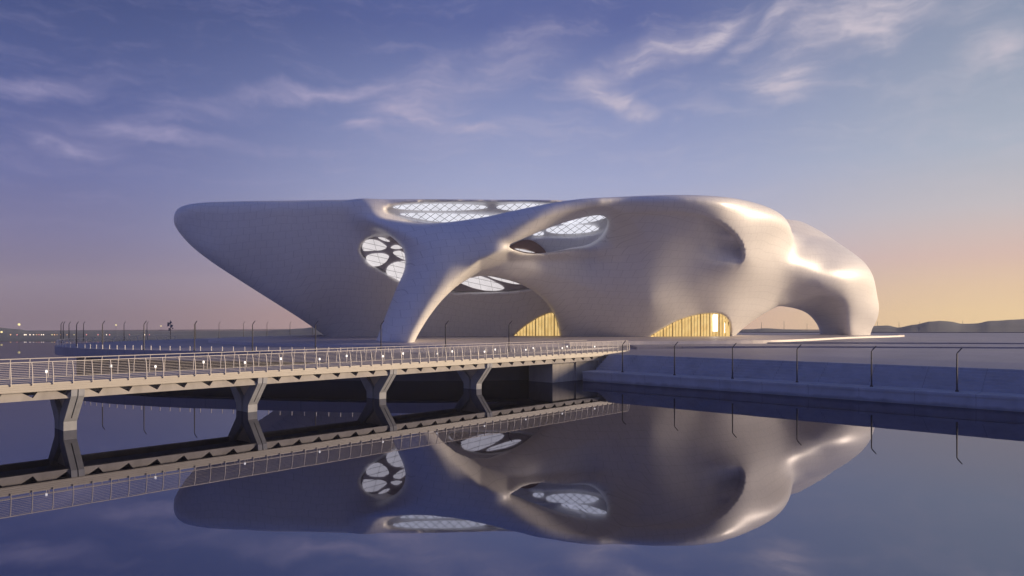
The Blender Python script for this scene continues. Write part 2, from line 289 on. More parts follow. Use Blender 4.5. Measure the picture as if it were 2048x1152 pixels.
def build_shell():
    h = .45; x0, y0, z0 = -68., 100., 3.2
    nx, ny, nz = int(160/h), int(92/h), int(28.5/h)
    X, Y, Z = np.meshgrid((x0+h*np.arange(nx)).astype(np.float32), (y0+h*np.arange(ny)).astype(np.float32), (z0+h*np.arange(nz)).astype(np.float32), indexing='ij')
    def field(X, Y, Z):
        px = CX+F_*X/Y; py = HY-F_*(Z-HC)/Y; ppm = F_/Y
        def body(out, yf, th, k):
            d2 = samp(out, px, py)/ppm; f = samp(yf, px, py)
            kk = samp(k, px, py) if not np.isscalar(k) else k
            t = samp(th, px, py) if not np.isscalar(th) else th
            a = smax(d2, f-Y, kk); return smax(a, Y-f-t, np.minimum(kk, t*.5))
        A = body(dA, yfA, 30., 2.6); A = smax(A, Z-30.6, 1.5)
        B = body(dB, yfB, thB, kB); Cc = body(dC, yfC, 18., 9.)
        return smin(smin(B, Cc, (2.5+4.5*sstep((py-452)/40)).astype(np.float32)), A, (1.0+3.2*np.exp(-((px-740)/70)**2)).astype(np.float32))
    dA = sdf2(outA); dB = np.maximum(sdf2(outB), -sdf2(holeB)); dC = sdf2(outC)
    Fv = field(X, Y, Z)
    # surface nets
    s = Fv < 0; cnt = np.zeros((nx-1, ny-1, nz-1), np.int8); off = [(a, b, c) for a in (0, 1) for b in (0, 1) for c in (0, 1)]
    for a, b, c in off: cnt += s[a:nx-1+a, b:ny-1+b, c:nz-1+c]
    I = np.argwhere((cnt > 0) & (cnt < 8)); idx = -np.ones(cnt.shape, np.int64); idx[I[:, 0], I[:, 1], I[:, 2]] = np.arange(len(I))
    val = {o: Fv[I[:, 0]+o[0], I[:, 1]+o[1], I[:, 2]+o[2]] for o in off}
    P = np.zeros((len(I), 3)); W = np.zeros(len(I))
    for o in off:
        for ax in range(3):
            if o[ax] == 0:
                o2 = list(o); o2[ax] = 1; o2 = tuple(o2); a, b = val[o], val[o2]; m = (a < 0) != (b < 0)
                t = np.where(m, a/np.where(m, a-b, 1), 0); p = np.repeat(np.array([o], float), len(I), 0); p[:, ax] = t
                P[m] += p[m]; W[m] += 1
    P = (I+P/W[:, None])*h+np.array([x0, y0, z0]); faces = []
    for ax in range(3):
        sl0 = [slice(None)]*3; sl1 = [slice(None)]*3; sl0[ax] = slice(0, -1); sl1[ax] = slice(1, None)
        ch = s[tuple(sl0)] != s[tuple(sl1)]; E = np.argwhere(ch); u, v = [(1, 2), (2, 0), (0, 1)][ax]
        ok = (E[:, u] > 0) & (E[:, v] > 0) & (E[:, u] < Fv.shape[u]-1) & (E[:, v] < Fv.shape[v]-1); E = E[ok]
        def cell(du, dv):
            c = E.copy(); c[:, u] += du; c[:, v] += dv; return idx[c[:, 0], c[:, 1], c[:, 2]]
        q = np.stack([cell(-1, -1), cell(0, -1), cell(0, 0), cell(-1, 0)], 1)
        fl = ~s[E[:, 0], E[:, 1], E[:, 2]]; q[fl] = q[fl][:, ::-1]; faces.append(q)
    Q = np.concatenate(faces); Q = Q[(Q >= 0).all(1)]
    ed = np.concatenate([Q[:, [0, 1]], Q[:, [1, 2]], Q[:, [2, 3]], Q[:, [3, 0]]]); deg = np.bincount(ed.ravel(), minlength=len(P)).astype(float); deg[deg == 0] = 1
    for it in range(16):
        acc = np.zeros_like(P)
        for d in range(3): acc[:, d] = np.bincount(ed[:, 0], P[ed[:, 1], d], len(P))+np.bincount(ed[:, 1], P[ed[:, 0], d], len(P))
        P += (acc/deg[:, None]-P)*(.6 if it % 2 == 0 else -.52)
    e = .15
    for it in range(3):      # settle the vertices on the true surface
        f0 = field(*P.T); G = np.stack([(field(*(P+e*np.eye(3)[a]).T)-field(*(P-e*np.eye(3)[a]).T))/(2*e) for a in range(3)], 1)
        st = (f0/np.maximum((G**2).sum(1), .15))[:, None]*G; ln_ = np.linalg.norm(st, axis=1, keepdims=True); P = P-st*np.minimum(1, .3/np.maximum(ln_, 1e-9))
    me = bpy.data.meshes.new('shell'); me.vertices.add(len(P)); me.vertices.foreach_set('co', P.astype(np.float32).ravel())
    me.loops.add(Q.size); me.loops.foreach_set('vertex_index', Q.astype(np.int32).ravel()); me.polygons.add(len(Q))
    me.polygons.foreach_set('loop_start', np.arange(0, Q.size, 4, dtype=np.int32))
    me.update(calc_edges=True); me.validate(); me.polygons.foreach_set('use_smooth', [True]*len(me.polygons)); me.materials.append(M_shell)
    print('shell', len(P), len(Q)); return me
museum = thing('museum_building', 'huge white sculptural building with a long overhanging canopy and arches standing on the plaza', 'building', (0, 140, 5))
sh = bpy.data.objects.new('shell', build_shell()); C.objects.link(sh); sh.parent = museum; sh.location = (0, -140, -5)

def panel(name, poly, yf, off, m, parent, n=5, thick=.18, world=(0, 140, 5), rings=(1, .8, .6, .4, .2)):
    P = crom(poly, n) if n else [Vector(p) for p in poly]
    c = sum(P, Vector((0, 0)))/len(P); k = len(P); vs = []
    def pos(p, e=0.):
        d = float(samp(yf, np.array([p.x]), np.array([p.y]))[0])+off+e; q = at(p.x, p.y, d); return q-Vector(world)
    for s in rings: vs += [pos(c+(p-c)*s) for p in P]
    vs.append(pos(c)); fs = []
    for i in range(len(rings)-1):
        for j in range(k): fs.append((i*k+j, i*k+(j+1) % k, (i+1)*k+(j+1) % k, (i+1)*k+j))
    b = (len(rings)-1)*k; fs += [(b+j, b+(j+1) % k, len(vs)-1) for j in range(k)]
    nb = len(vs); f0 = list(fs)
    for s in rings: vs += [pos(c+(p-c)*s, thick) for p in P]
    vs.append(pos(c, thick)); fs += [tuple(nb+i_ for i_ in reversed(f)) for f in f0]+[(j, (j+1) % k, nb+(j+1) % k, nb+j) for j in range(k)]
    return mesh_obj(name, vs, fs, m, parent)
V2 = lambda L_: [Vector(p) for p in L_]
# lens skylights of the canopy (lattice glass)
LENS = lambda cx, cy, w, h, tilt=0: V2([(cx+w*math.cos(a)*math.cos(tilt)-h*math.sin(a)*math.sin(tilt), cy+w*math.cos(a)*math.sin(tilt)+h*math.sin(a)*math.cos(tilt)) for a in np.linspace(0, 2*math.pi, 14, endpoint=False)])
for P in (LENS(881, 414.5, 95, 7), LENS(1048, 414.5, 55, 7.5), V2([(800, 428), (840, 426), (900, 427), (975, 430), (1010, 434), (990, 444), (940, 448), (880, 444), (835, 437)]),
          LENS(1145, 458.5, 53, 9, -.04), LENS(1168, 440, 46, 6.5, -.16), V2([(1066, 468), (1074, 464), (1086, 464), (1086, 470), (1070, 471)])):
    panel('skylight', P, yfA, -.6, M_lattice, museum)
# web window and low window: dark frame with rounded panes
fr = panel('skylight_frame', [(p.x, p.y) for p in crom([(724, 505), (725, 491), (737, 479), (761, 472), (799, 474), (826, 500), (831, 543), (813, 559), (795, 555), (767, 541), (740, 523)], 1)], yfA, -.6, M_frame, museum)
Z1 = lambda L_: V2([(320+x/3.388, 360+y/3.388) for x, y in L_])
for P in (Z1([(1370, 470), (1372, 440), (1395, 410), (1430, 402), (1480, 412), (1525, 440), (1535, 458), (1500, 475), (1440, 479), (1385, 481)]),
          Z1([(1396, 530), (1410, 508), (1450, 498), (1510, 497), (1545, 510), (1550, 525), (1530, 555), (1490, 580), (1445, 583), (1410, 560)]),
          Z1([(1533, 615), (1550, 580), (1600, 556), (1700, 550), (1720, 600), (1700, 680), (1660, 700), (1590, 665), (1545, 642)]),
          Z1([(1580, 490), (1610, 480), (1640, 485), (1680, 520), (1680, 545), (1640, 535), (1595, 510)]),
          Z1([(1565, 455), (1590, 441), (1620, 445), (1640, 462), (1600, 468), (1570, 464)]),
          Z1([(1478, 390), (1500, 388), (1530, 398), (1558, 416), (1530, 416), (1495, 402)])):
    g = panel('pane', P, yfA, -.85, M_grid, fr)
fr = panel('skylight_frame', [(898, 580), (930, 557), (980, 547), (1058, 558), (1080, 569), (1058, 575), (1010, 581), (950, 582)], yfA, -.6, M_frame, museum)
Z2 = lambda L_: V2([(700+x/3.491, 370+y/3.491) for x, y in L_])
for P in (Z2([(770, 680), (800, 648), (870, 630), (940, 645), (1010, 675), (1070, 710), (1070, 728), (1020, 738), (940, 736), (870, 722), (810, 700)]),
          Z2([(950, 628), (1010, 630), (1080, 642), (1150, 665), (1195, 690), (1140, 690), (1060, 672), (990, 650)]),
          Z2([(690, 722), (720, 700), (735, 705), (722, 722), (700, 728)])):
    panel('pane', P, yfA, -.85, M_grid, fr)
fr = panel('skylight_frame', [(1016, 499), (1040, 482), (1066, 482), (1092, 505), (1060, 512)], yfA, -.35, mat('bronze_soffit', (.30, .19, .15), .6), museum)
panel('pane', Z2([(1150, 445), (1200, 446), (1250, 458), (1290, 472), (1240, 470), (1190, 460)]), yfA, -.55, M_grid, fr)

# entrances: warm lit glass behind bronze mullions
def glass_mat():
    m = emis('lit_entrance_glass', (1, .72, .30), .8); nt = m.node_tree; N = nt.nodes; L = nt.links; b = N['Principled BSDF']
    tc = N.new('ShaderNodeTexCoord'); n = N.new('ShaderNodeTexNoise'); n.inputs['Scale'].default_value = .9; n.inputs['Detail'].default_value = 3
    mp = N.new('ShaderNodeMapping'); mp.inputs['Scale'].default_value = (1.6, .6, .5); L.new(tc.outputs['Object'], mp.inputs[0]); L.new(mp.outputs[0], n.inputs['Vector'])
    cr = N.new('ShaderNodeValToRGB'); cr.color_ramp.elements[0].position = .3; cr.color_ramp.elements[0].color = (.66, .43, .15, 1)
    cr.color_ramp.elements[1].position = .7; cr.color_ramp.elements[1].color = (.90, .64, .26, 1)
    L.new(n.outputs[0], cr.inputs[0]); L.new(cr.outputs[0], b.inputs['Emission Color']); return m
M_glass = glass_mat()
def entrance(poly, yf, x0, x1, ytop, lamps):
    pp_ = [Vector((p.x, min(p.y, 682))) for p in poly]; dn = []
    for a_, b_ in zip(pp_, pp_[1:]+pp_[:1]):
        k_ = max(1, int((b_-a_).length/5)); dn += [a_+(b_-a_)*i_/k_ for i_ in range(k_)]
    g = panel('entrance_window', dn, yf, -.35, M_glass, museum, n=0, rings=(1, .88, .75, .62, .5, .38, .25, .12))
    xs = np.arange(x0, x1, 6.2)
    for i, x in enumerate(xs):
        yt = ytop(x)
        if yt > 671: continue
        d = lambda y: float(samp(yf, np.array([x]), np.array([y]))[0])-.7
        pts = [at(x, y, d(y))-Vector((0, 140, 5)) for y in np.linspace(yt, 676, 9)]
        MB().tube(pts, .10 if i % 3 == 0 else .045, 4).build('mullion', M_mull, g)
    for (a, b_, c_, d_) in lamps:
        panel('light_panel', [(a, c_), (b_, c_), (b_, d_), (a, d_)], yf, -.48, M_white, g, n=0, thick=.05, rings=(1, .5))
    return g
M_white = emis('bright_interior_panel', (1, .9, .7), 2.2)
def top_of(poly):
    P = [(p.x, p.y) for p in poly if p.y < 676]
    def f(x):
        for (a, ya), (b, yb) in zip(P, P[1:]):
            if a <= x <= b or b <= x <= a: return ya+(yb-ya)*(x-a)/((b-a) or 1)
        return 630
    return f
entrance(entA, yfA, 1034, 1122, top_of(entA), [])
entrance(entB, yfB, 1308, 1459, top_of(entB), [(1425, 1435, 628.5, 663), (1449, 1451, 640, 666)])

# ------------------------------------------------------------------ ground, island, quay, water, far shore
BR = math.atan2(.739, .674); P0 = Vector((-34.2, 46.8, 0)); MBR = Matrix.Translation(P0) @ Matrix.Rotation(BR, 4, 'Z')
loc = lambda t, a, z=0.: MBR @ Vector((t, a, z))
def pd(px, D): return Vector(((px-CX)/F_*D, D))
ring = [(-62, 196), (-69, 183), (-75, 165), (-79.5, 148), (-80.5, 134), (-78.5, 121), (-72, 111.5), (-62.5, 104), (-53.5, 99.6), (-44.5, 96.6), (-35.2, 94.6), (-26, 92.6), (-17.2, 91.4), (-8.7, 91.3), (0, 92.6), (5.5, 95.5)]
edge = crom([Vector(p) for p in ring], 6, False)
q1 = loc(63, 6.2); q2 = loc(77.5, 6.2); q3 = loc(96.4, 6.2); q4 = loc(96.5, -.4); q5 = loc(96.5, -170)
isl = [(p.x, p.y) for p in edge]+[(q.x, q.y) for q in (q1, q2, q3, q4, q5)]+[(260, 150), (260, 228), (120, 234), (20, 226), (-30, 214)]
ZT = 3.95
def sheet(name, poly, z, m, thick=None):
    mb = MB(); n = len(poly); mb.add([(x, y, z) for x, y in poly], [tuple(range(n))])
    return mb.build(name, m)
o = MB().prism(isl, ZT-1.35, ZT).build('plaza', M_terr); struct(o)
cen = Vector((20, 150))
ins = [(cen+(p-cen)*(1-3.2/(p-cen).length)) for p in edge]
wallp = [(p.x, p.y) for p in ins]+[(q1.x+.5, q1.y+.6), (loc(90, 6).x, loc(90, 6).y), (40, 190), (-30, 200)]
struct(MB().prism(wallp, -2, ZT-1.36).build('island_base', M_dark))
# upper disc the building stands on, sloping up to its middle
disc = crom([Vector(p) for p in [(-18.4, 108), (0, 110), (19, 116), (41.5, 121), (54, 130), (72, 149), (96, 172), (90, 200), (30, 208), (-35, 195), (-62, 165), (-60, 138), (-42, 117)]], 8)
dc = Vector((8, 155)); vs = []; fs = []; k = len(disc)
for s, z in ((1.0, ZT+.004), (.997, 4.42), (.97, 4.50), (.80, 4.85), (.55, 4.98), (.2, 5.0)): vs += [(*(dc+(p-dc)*s), z) for p in disc]
for i in range(5):
    for j in range(k): fs.append((i*k+j, i*k+(j+1) % k, (i+1)*k+(j+1) % k, (i+1)*k+j))
fs.append(tuple(5*k+j for j in range(k)))
struct(mesh_obj('upper_plaza', vs, fs, M_pave, smooth=False))
# pale kerb around the right of the disc
def strip(name, pts, w, z0, z1, m, parent=None):
    vs = []; n = len(pts)
    for i, p in enumerate(pts):
        d = (pts[min(i+1, n-1)]-pts[max(i-1, 0)]).normalized(); nn = Vector((-d.y, d.x))*w/2
        for q, z in ((p-nn, z0), (p+nn, z0), (p+nn, z1), (p-nn, z1)): vs.append((q.x, q.y, z))
    fs = [(0, 1, 2, 3), tuple(4*(n-1)+j for j in range(4))]
    for i in range(n-1):
        for j in range(4): fs.append((4*i+j, 4*i+(j+1) % 4, 4*i+4+(j+1) % 4, 4*i+4+j))
    return mesh_obj(name, vs, fs, m, parent)
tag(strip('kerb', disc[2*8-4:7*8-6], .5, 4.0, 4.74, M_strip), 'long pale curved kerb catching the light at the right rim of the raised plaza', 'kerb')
# two low steps in front of the disc
for i, (pts, z0, z1) in enumerate((([(19, 106.5), (31, 108.5), (52, 108), (80, 104.5), (120, 99), (175, 92)], ZT-.3, ZT+.21), ([(20, 119), (31, 121.5), (52, 122), (80, 119.5), (120, 115), (175, 110)], ZT-.2, ZT+.42))):
    c = [(p.x, p.y) for p in crom([Vector(p) for p in pts], 6, False)]+[(240, 150), (240, 224-4*i), (120, 228-4*i), (22, 215)]
    o = struct(MB().prism(c, z0, z1).build('terrace_step', M_terr))
tag(strip('parapet', [Vector(p) for p in [(-28, 213.5), (20, 225), (120, 233), (258, 227)]], .6, ZT, ZT+.55, M_kerb), 'low dark parapet closing the far edge of the plaza before the hills', 'parapet')
for i, (xa, xb, D, l) in enumerate(((1919, 1961, 190, 'long low pale strip with an added glow on the plaza at far right'), (2017, 2034, 186, 'short low pale strip with an added glow on the plaza at the extreme right'))):
    a, b = pd(xa, D), pd(xb, D); tag(strip('glowing_strip', [a, b], 5, ZT+.004, ZT+.22, M_floor), l, 'floor light', 'pale strips with an added glow on the plaza')
# quay in bridge coordinates
prof = [(64.5, -2), (64.5, 1.08), (64.38, 1.08), (64.38, 1.33), (67.6, 1.36)]
for i in range(7): prof += [(67.6+i*.47, 1.36+(i+1)*.293), (67.6+(i+1)*.47, 1.36+(i+1)*.293+.003)]
prof += [(77, 3.72), (96.6, ZT-.005), (96.6, -2)]
mb = MB(); mb.profile_y(prof, -.35, -200); o = mb.build('quay_steps', M_wall); struct(o); o.location = P0; o.rotation_euler = (0, 0, BR)
# terrace skin on top of the quay block behind the steps (lighter paving)
mb = MB(); mb.add([(70.9, -.36, 3.42), (77, -.36, 3.728), (96.4, -.36, ZT+.004), (70.9, -199, 3.42), (77, -199, 3.728), (96.4, -199, ZT+.004)], [(0, 1, 4, 3), (1, 2, 5, 4)])
o = mb.build('terrace', M_terr); struct(o); o.location = P0; o.rotation_euler = (0, 0, BR)
# water
def water_mat():
    m = bpy.data.materials.new('still_water'); m.use_nodes = True; nt = m.node_tree; N = nt.nodes; L = nt.links; b = N['Principled BSDF']
    b.inputs['Base Color'].default_value = (.008, .012, .030, 1); b.inputs['Roughness'].default_value = .5; b.inputs['Specular IOR Level'].default_value = 0
    g = N.new('ShaderNodeBsdfGlossy'); g.inputs['Color'].default_value = (.33, .34, .41, 1); g.inputs['Roughness'].default_value = .012
    ms = N.new('ShaderNodeMixShader'); ms.inputs[0].default_value = .95
    L.new(b.outputs[0], ms.inputs[1]); L.new(g.outputs[0], ms.inputs[2]); L.new(ms.outputs[0], N['Material Output'].inputs['Surface'])
    tc = N.new('ShaderNodeTexCoord'); n = N.new('ShaderNodeTexNoise'); n.inputs['Scale'].default_value = .35; n.inputs['Detail'].default_value = 3
    L.new(tc.outputs['Object'], n.inputs['Vector']); bp = N.new('ShaderNodeBump'); bp.inputs['Strength'].default_value = .05; bp.inputs['Distance'].default_value = .02
    L.new(n.outputs[0], bp.inputs['Height']); L.new(bp.outputs[0], g.inputs['Normal']); return m
n = 48; struct(MB().add([(0, 150, 0)]+[(640*math.cos(2*math.pi*i/n), 150+640*math.sin(2*math.pi*i/n), 0) for i in range(n)], [(0, 1+i, 1+(i+1) % n) for i in range(n)]).build('water', water_mat()))
# far shore and hills: a ring of land rising to a ridge
ridge = [(-900, 662), (-300, 655), (-60, 650), (0, 655), (30, 658), (60, 662), (100, 664), (160, 668), (220, 666), (236, 663), (255, 666), (300, 667), (350, 667), (420, 664), (470, 662), (520, 664), (560, 660), (600, 657), (640, 653), (720, 658), (1000, 664), (1300, 662),
         (1460, 664), (1500, 659), (1530, 656.5), (1570, 659), (1620, 662), (1700, 658), (1745, 652), (1775, 651), (1796, 655), (1830, 649), (1860, 643), (1880, 641.5), (1900, 643), (1925, 647.5), (1950, 647), (1985, 642), (2020, 639.5), (2060, 637.5), (2200, 634), (2600, 640), (3400, 655)]
def yr(px):
    for (a, ya), (b, yb) in zip(ridge, ridge[1:]):
        if a <= px <= b:
            t = (px-a)/(b-a); return ya+(yb-ya)*t*t*(3-2*t)
    return 662
cols = list(np.arange(-900, 3400, 7.)); rows = [(.52, .02), (.56, .16), (.66, .22), (.78, .34), (.90, .72), (1.0, 1.0), (1.06, .9), (1.2, .0)]
vs = []; fs = []
for i, px in enumerate(cols):
    dirv = Vector(((px-CX)/F_, 1)); DR = 520/ max(1., dirv.length*.8)
    zt = max(.5, HC-(yr(px)-HY)*DR/F_)
    near = rows[0][0]
    for r, f in rows:
        D = DR*r; nz_ = noise.noise(Vector((px*.02, r*9, 0)))*.10+noise.noise(Vector((px*.09, r*25, 3)))*.05
        z = -.3 if f == 0.0 and r > 1 else zt*f*(1+nz_*(1.2 if r < 1 else .5)) if r > .52 else -.4
        if r == .56: z = .35
        vs.append((dirv.x*D, D, z))
nr = len(rows)
for i in range(len(cols)-1):
    for j in range(nr-1): fs.append((i*nr+j, (i+1)*nr+j, (i+1)*nr+j+1, i*nr+j+1))
struct(mesh_obj('hills', vs, fs, M_hill, smooth=True))
# pale causeway behind the island on the left
cw = [Vector(p) for p in [(-136, 222), (-118, 226), (-90, 236), (-60, 250), (-20, 262)]]
struct(strip('causeway', crom(cw, 4, False), 5, -.5, 1.1, M_shore))

# ------------------------------------------------------------------ bridge
bridge = thing('footbridge', 'long cream footbridge with wire railings crossing the water on flared concrete piers', 'bridge', P0, BR)
T0, T1_, WB = -13.0, 76.3, 5.9
RAILP = [(3.60, -.10), (3.75, -.13), (4.3, -.11), (4.8, -.02), (5.19, .12)]
def yo(z):
    for (a, ya), (b, yb) in zip(RAILP, RAILP[1:]):
        if a <= z <= b: return ya+(yb-ya)*(z-a)/(b-a)
    return .12
dk = MB().box(T0, T1_, .06, WB-.06, 3.42, 3.70).build('deck', M_deck, bridge)
MB().box(T0, T1_+6, 2.0, WB-2.0, 2.75, 3.415).build('deck_beam', M_dark, bridge)  # near-black colour stands in for shade behind the girder notches
for side in (0, 1):
    S = (lambda y: y) if side == 0 else (lambda y: WB-y); tend = T1_ if side == 0 else 73.8
    mb = MB()
    for i in range(4):
        z0 = 3.20+i*.135; a, b = sorted((S(-.06), S(.05))); mb.box(T0, tend, a, b, z0, z0+.12)
    a, b = sorted((S(-.02), S(.055))); mb.box(T0, tend-.01, a, b, 3.15, 3.75)
    mb.build('fascia', M_cream, bridge)
    # toothed girder
    a, b = sorted((S(.28), S(.62))); top = []
    t = T0
    poly = [(T0, 2.52)]
    tt = [-12.6+2.05*i for i in range(44)]
    poly2 = []
    for c in tt:
        if c+.7 > 75: break
        poly2 += [(c-.66, 3.195), (c+.16, 2.70), (c+.50, 3.195)]
    poly = [(T0, 2.52), (T0, 3.195)]+poly2+[(tend-.3, 3.195), (tend-.6, 3.0), (tend-6, 2.56)]
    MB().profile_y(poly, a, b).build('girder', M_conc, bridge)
    rl = MB().tube([(T0, S(.12), 5.19), (tend, S(.12), 5.19)], .036, 6).build('railing', M_rail, bridge)
    # end post and bars as sub-parts
    pm = MB(); pts = [(0, S(y), z) for z, y in RAILP]
    for (x, y, z), (x2, y2, z2) in zip(pts, pts[1:]): pm.profile_x([(y-.04, z), (y+.04, z), (y2+.04, z2), (y2-.04, z2)], -.022, .022)
    proto = pm.build('post', M_rail, rl); i = 0; t = -5.6
    while t < tend-.02:
        o = proto if i == 0 else proto.copy()
        if i: C.objects.link(o); o.parent = rl
        o.location = (t, 0, 0); t += 1.232; i += 1
    o = proto.copy(); C.objects.link(o); o.parent = rl; o.location = (tend-.03, 0, 0)
    for z in (np.linspace(3.87, 5.07, 11) if side == 0 else ()):
        MB().tube([(T0, S(yo(z)), z), (tend, S(yo(z)), z)], .013, 4).build('rail_wire', M_rail, rl)
# piers
def leg_profile(sgn, c=WB/2):
    out = [(c+sgn*(WB/2-.02), 3.14), (c+sgn*(WB/2-.10), 2.65), (c+sgn*1.36, .92), (c+sgn*1.12, .66), (c+sgn*1.02, -1.5)]
    inn = [(c+sgn*.10, -1.5), (c+sgn*.10, .92), (c+sgn*.32, 1.40), (c+sgn*1.65, 2.60), (c+sgn*1.75, 3.14)]
    return out, inn
def pier(t):
    p = MB().profile_x([(WB/2-.2, -1.5), (WB/2+.2, -1.5), (WB/2+.3, 1.2), (WB/2+2.1, 2.745), (WB/2-2.1, 2.745), (WB/2-.3, 1.2)], t-.10, t+.10)
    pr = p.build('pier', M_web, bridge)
    for sgn in (-1, 1):
        out, inn = leg_profile(sgn); m = MB()
        for a, b in ((t-.43, t-.04), (t+.04, t+.43)): m.profile_x(out[:3]+inn[1:], a, b)
        m.profile_x([out[2], out[3], out[4], inn[0], inn[1]], t-.43, t+.43)
        rec = [(y-sgn*.12, z+.01) for y, z in out[:3]]+inn[2:]
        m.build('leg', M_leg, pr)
        MB().profile_x(rec, t-.039, t+.039).build('joint_infill', M_dark, pr)
for t in (4.6, 18.75, 32.95, 47.0): pier(t)
ab = MB().box(59.6, 64.4, .9, WB-.9, -2, 2.5); ab.box(64.4, 69.3, .7, WB-.7, -2, 2.745)
tag(ab.build('abutment', M_conc), 'blocky pale concrete abutment in the water under the landward end of the footbridge', 'abutment')
bpy.data.objects['abutment'].location = P0; bpy.data.objects['abutment'].rotation_euler = (0, 0, BR)
tag(MB().box(69.3, 77.4, .3, WB-.3, -2, 3.40).build('landing_block', M_conc), 'concrete landing block carrying the end of the footbridge onto the steps', 'landing')
bpy.data.objects['landing_block'].location = P0; bpy.data.objects['landing_block'].rotation_euler = (0, 0, BR)
o = struct(MB().profile_y([(76.3, 2.6), (76.3, 3.70), (96.6, ZT), (96.6, 2.6)], -.34, 6.2).build('landing_path', M_terr)); o.location = P0; o.rotation_euler = (0, 0, BR)

# low bollard lights on the deck
def bollard_light(t, a):
    r = thing('bollard_light', '', 'light', loc(t, a, 3.70), BR, 'small lit bollards along the footbridge deck')
    MB().tube([(0, 0, 0), (0, 0, .62)], .035, 6).build('post', M_post, r); MB().box(-.055, .055, -.055, .055, .62, .82).build('lamp', M_bulb, r); return r
first = None; ORD = ['leftmost', 'second from the left', 'third from the left', 'fourth from the left', 'fifth from the left', 'sixth from the left', 'seventh from the left', 'eighth from the left', 'ninth from the left', 'tenth from the left', 'eleventh from the left']
for row, a, t0, n_, w in (('front', 1.7, 3.06, 10, 'the near row'), ('back', 5.0, .9, 10, 'the far row')):
    for i in range(n_):
        t = t0+7.45*i; l = f'small lit bollard on the footbridge, {ORD[i]} in {w}'
        if t > 75: break
        if first is None: first = bollard_light(t, a); first['label'] = l
        else: dup(first, loc(t, a, 3.70), BR, l)

# ------------------------------------------------------------------ street lamps
lamp0 = thing('lamp_post', '', 'street lamp', (0, 0, 0), 0, 'slim dark lamp posts with bent tops around the water')
MB().tube([(0, 0, 0), (0, 0, 3.6)], [.085, .06], 8).build('pole', M_pole, lamp0)
MB().tube([(0, 0, 3.58), (.06, -.02, 3.72), (.42, -.12, 4.16)], [.058, .055, .045], 8).build('arm', M_pole, lamp0)
MB().tube([(0, 0, 0), (0, 0, .12)], .16, 8).build('base_plate', M_pole, lamp0)
used = False
def lamp(x, y, z, l, s=1, rz=0):
    global used
    if not used: o = lamp0; o.location = (x, y, z); o['label'] = l; used = True
    else: o = dup(lamp0, (x, y, z), rz, l)
    o.rotation_euler = (0, 0, rz); o.scale = (s, s, s)
seq = ['first', 'second', 'third', 'fourth', 'fifth', 'sixth', 'seventh', 'eighth', 'ninth', 'tenth', 'eleventh', 'twelfth']
for i, px in enumerate((1245, 1349, 1465, 1594, 1743, 1914, 2115)):
    kx = (px-CX)/F_; Y = 77.6/(.739+.674*kx); lamp(kx*Y, Y, 1.345, f'dark bent lamp post on the lower quay, {seq[i]} from the footbridge')
for i, (px, D) in enumerate(((205, 104.3), (288, 100.3), (389, 97.3), (505, 95.2), (631, 93.4), (762, 92.2), (891, 92), (1018, 94))):
    p = pd(px, D); lamp(p.x, p.y, ZT, f'dark bent lamp post on the near island edge, {seq[i]} from the left')
for i, (px, D) in enumerate(((122, 131), (126.5, 127), (138, 140), (153, 114.5), (167, 146), (248, 150), (294, 157), (391, 166), (438, 172), (487, 178), (534, 184), (580, 191), (625, 199))):
    p = pd(px, D); lamp(p.x, p.y, ZT, f'thin lamp post on the far island rim, {seq[i] if i < 12 else "last"} from the left', .97)

# pole wrapped in ragged banners
b = thing('banner_pole', 'thin pole hung with small ragged banners on the far rim of the island', 'pole', (*pd(341, 160), ZT))
MB().tube([(0, 0, 0), (0, 0, 4.3)], .07, 6).build('pole', M_pole, b)
for i, (x, z, w, h) in enumerate(((-.45, 2.9, .3, 1.0), (.25, 2.6, .34, .8), (.1, 3.5, .26, .6), (-.2, 1.9, .2, .7), (.6, 2.3, .25, .3))):
    MB().profile_y([(x-w, z), (x-w*.7, z+h), (x+w, z+h*.85), (x+w*.6, z+.1)], -.02-.05*i, .02-.05*i).build('banner', M_kerb, b)

# pale bollards along the island edge
pb = None
def edge_at(px):
    kx = (px-CX)/F_; best = None
    for a, c in zip(edge[30:], edge[31:]):
        fa, fc = a.x-kx*a.y, c.x-kx*c.y
        if fa*fc <= 0: t = fa/(fa-fc); return a+(c-a)*t
    return None
PBX = [147, 162, 173, 185, 197, 211, 226, 242, 258, 275, 294, 312, 332, 352, 372, 393, 415, 437, 459, 482, 505, 530, 553, 577, 602, 626, 651, 675, 699, 723, 747, 771, 795, 820, 845, 870, 895, 920, 945, 970]
m0 = None
for i, px in enumerate(PBX):
    p = edge_at(px)
    if p is None: continue
    q = p+(cen-p).normalized()*.5
    if m0 is None:
        m0 = o = MB().tube([(0, 0, 0), (0, 0, .60), (0, 0, .64)], [.06, .06, .03], 8).build('bollard', M_post)
    else: o = m0.copy(); C.objects.link(o)
    o.location = (q.x, q.y, ZT)
    tag(o, 'short pale bollard in the row along the near edge of the round island', 'bollard', 'pale bollards along the island edge')
# curved railing at the far left rim
rt = thing('railing', 'low pale curved railing at the left tip of the round island', 'railing', (0, 0, 0))
e2 = [p+(cen-p).normalized()*.35 for p in edge[14:39]]
MB().tube([(p.x, p.y, ZT+.95) for p in e2], .04, 5).build('top_rail', M_post, rt)
MB().tube([(p.x, p.y, ZT+.5) for p in e2], .02, 5).build('middle_rail', M_post, rt)
pp = None
for p in e2:
    if pp is None: pp = o = MB().box(-.04, .04, -.04, .04, 0, .95).build('post', M_post, rt)
    else: o = pp.copy(); C.objects.link(o); o.parent = rt
    o.location = (p.x, p.y, ZT)

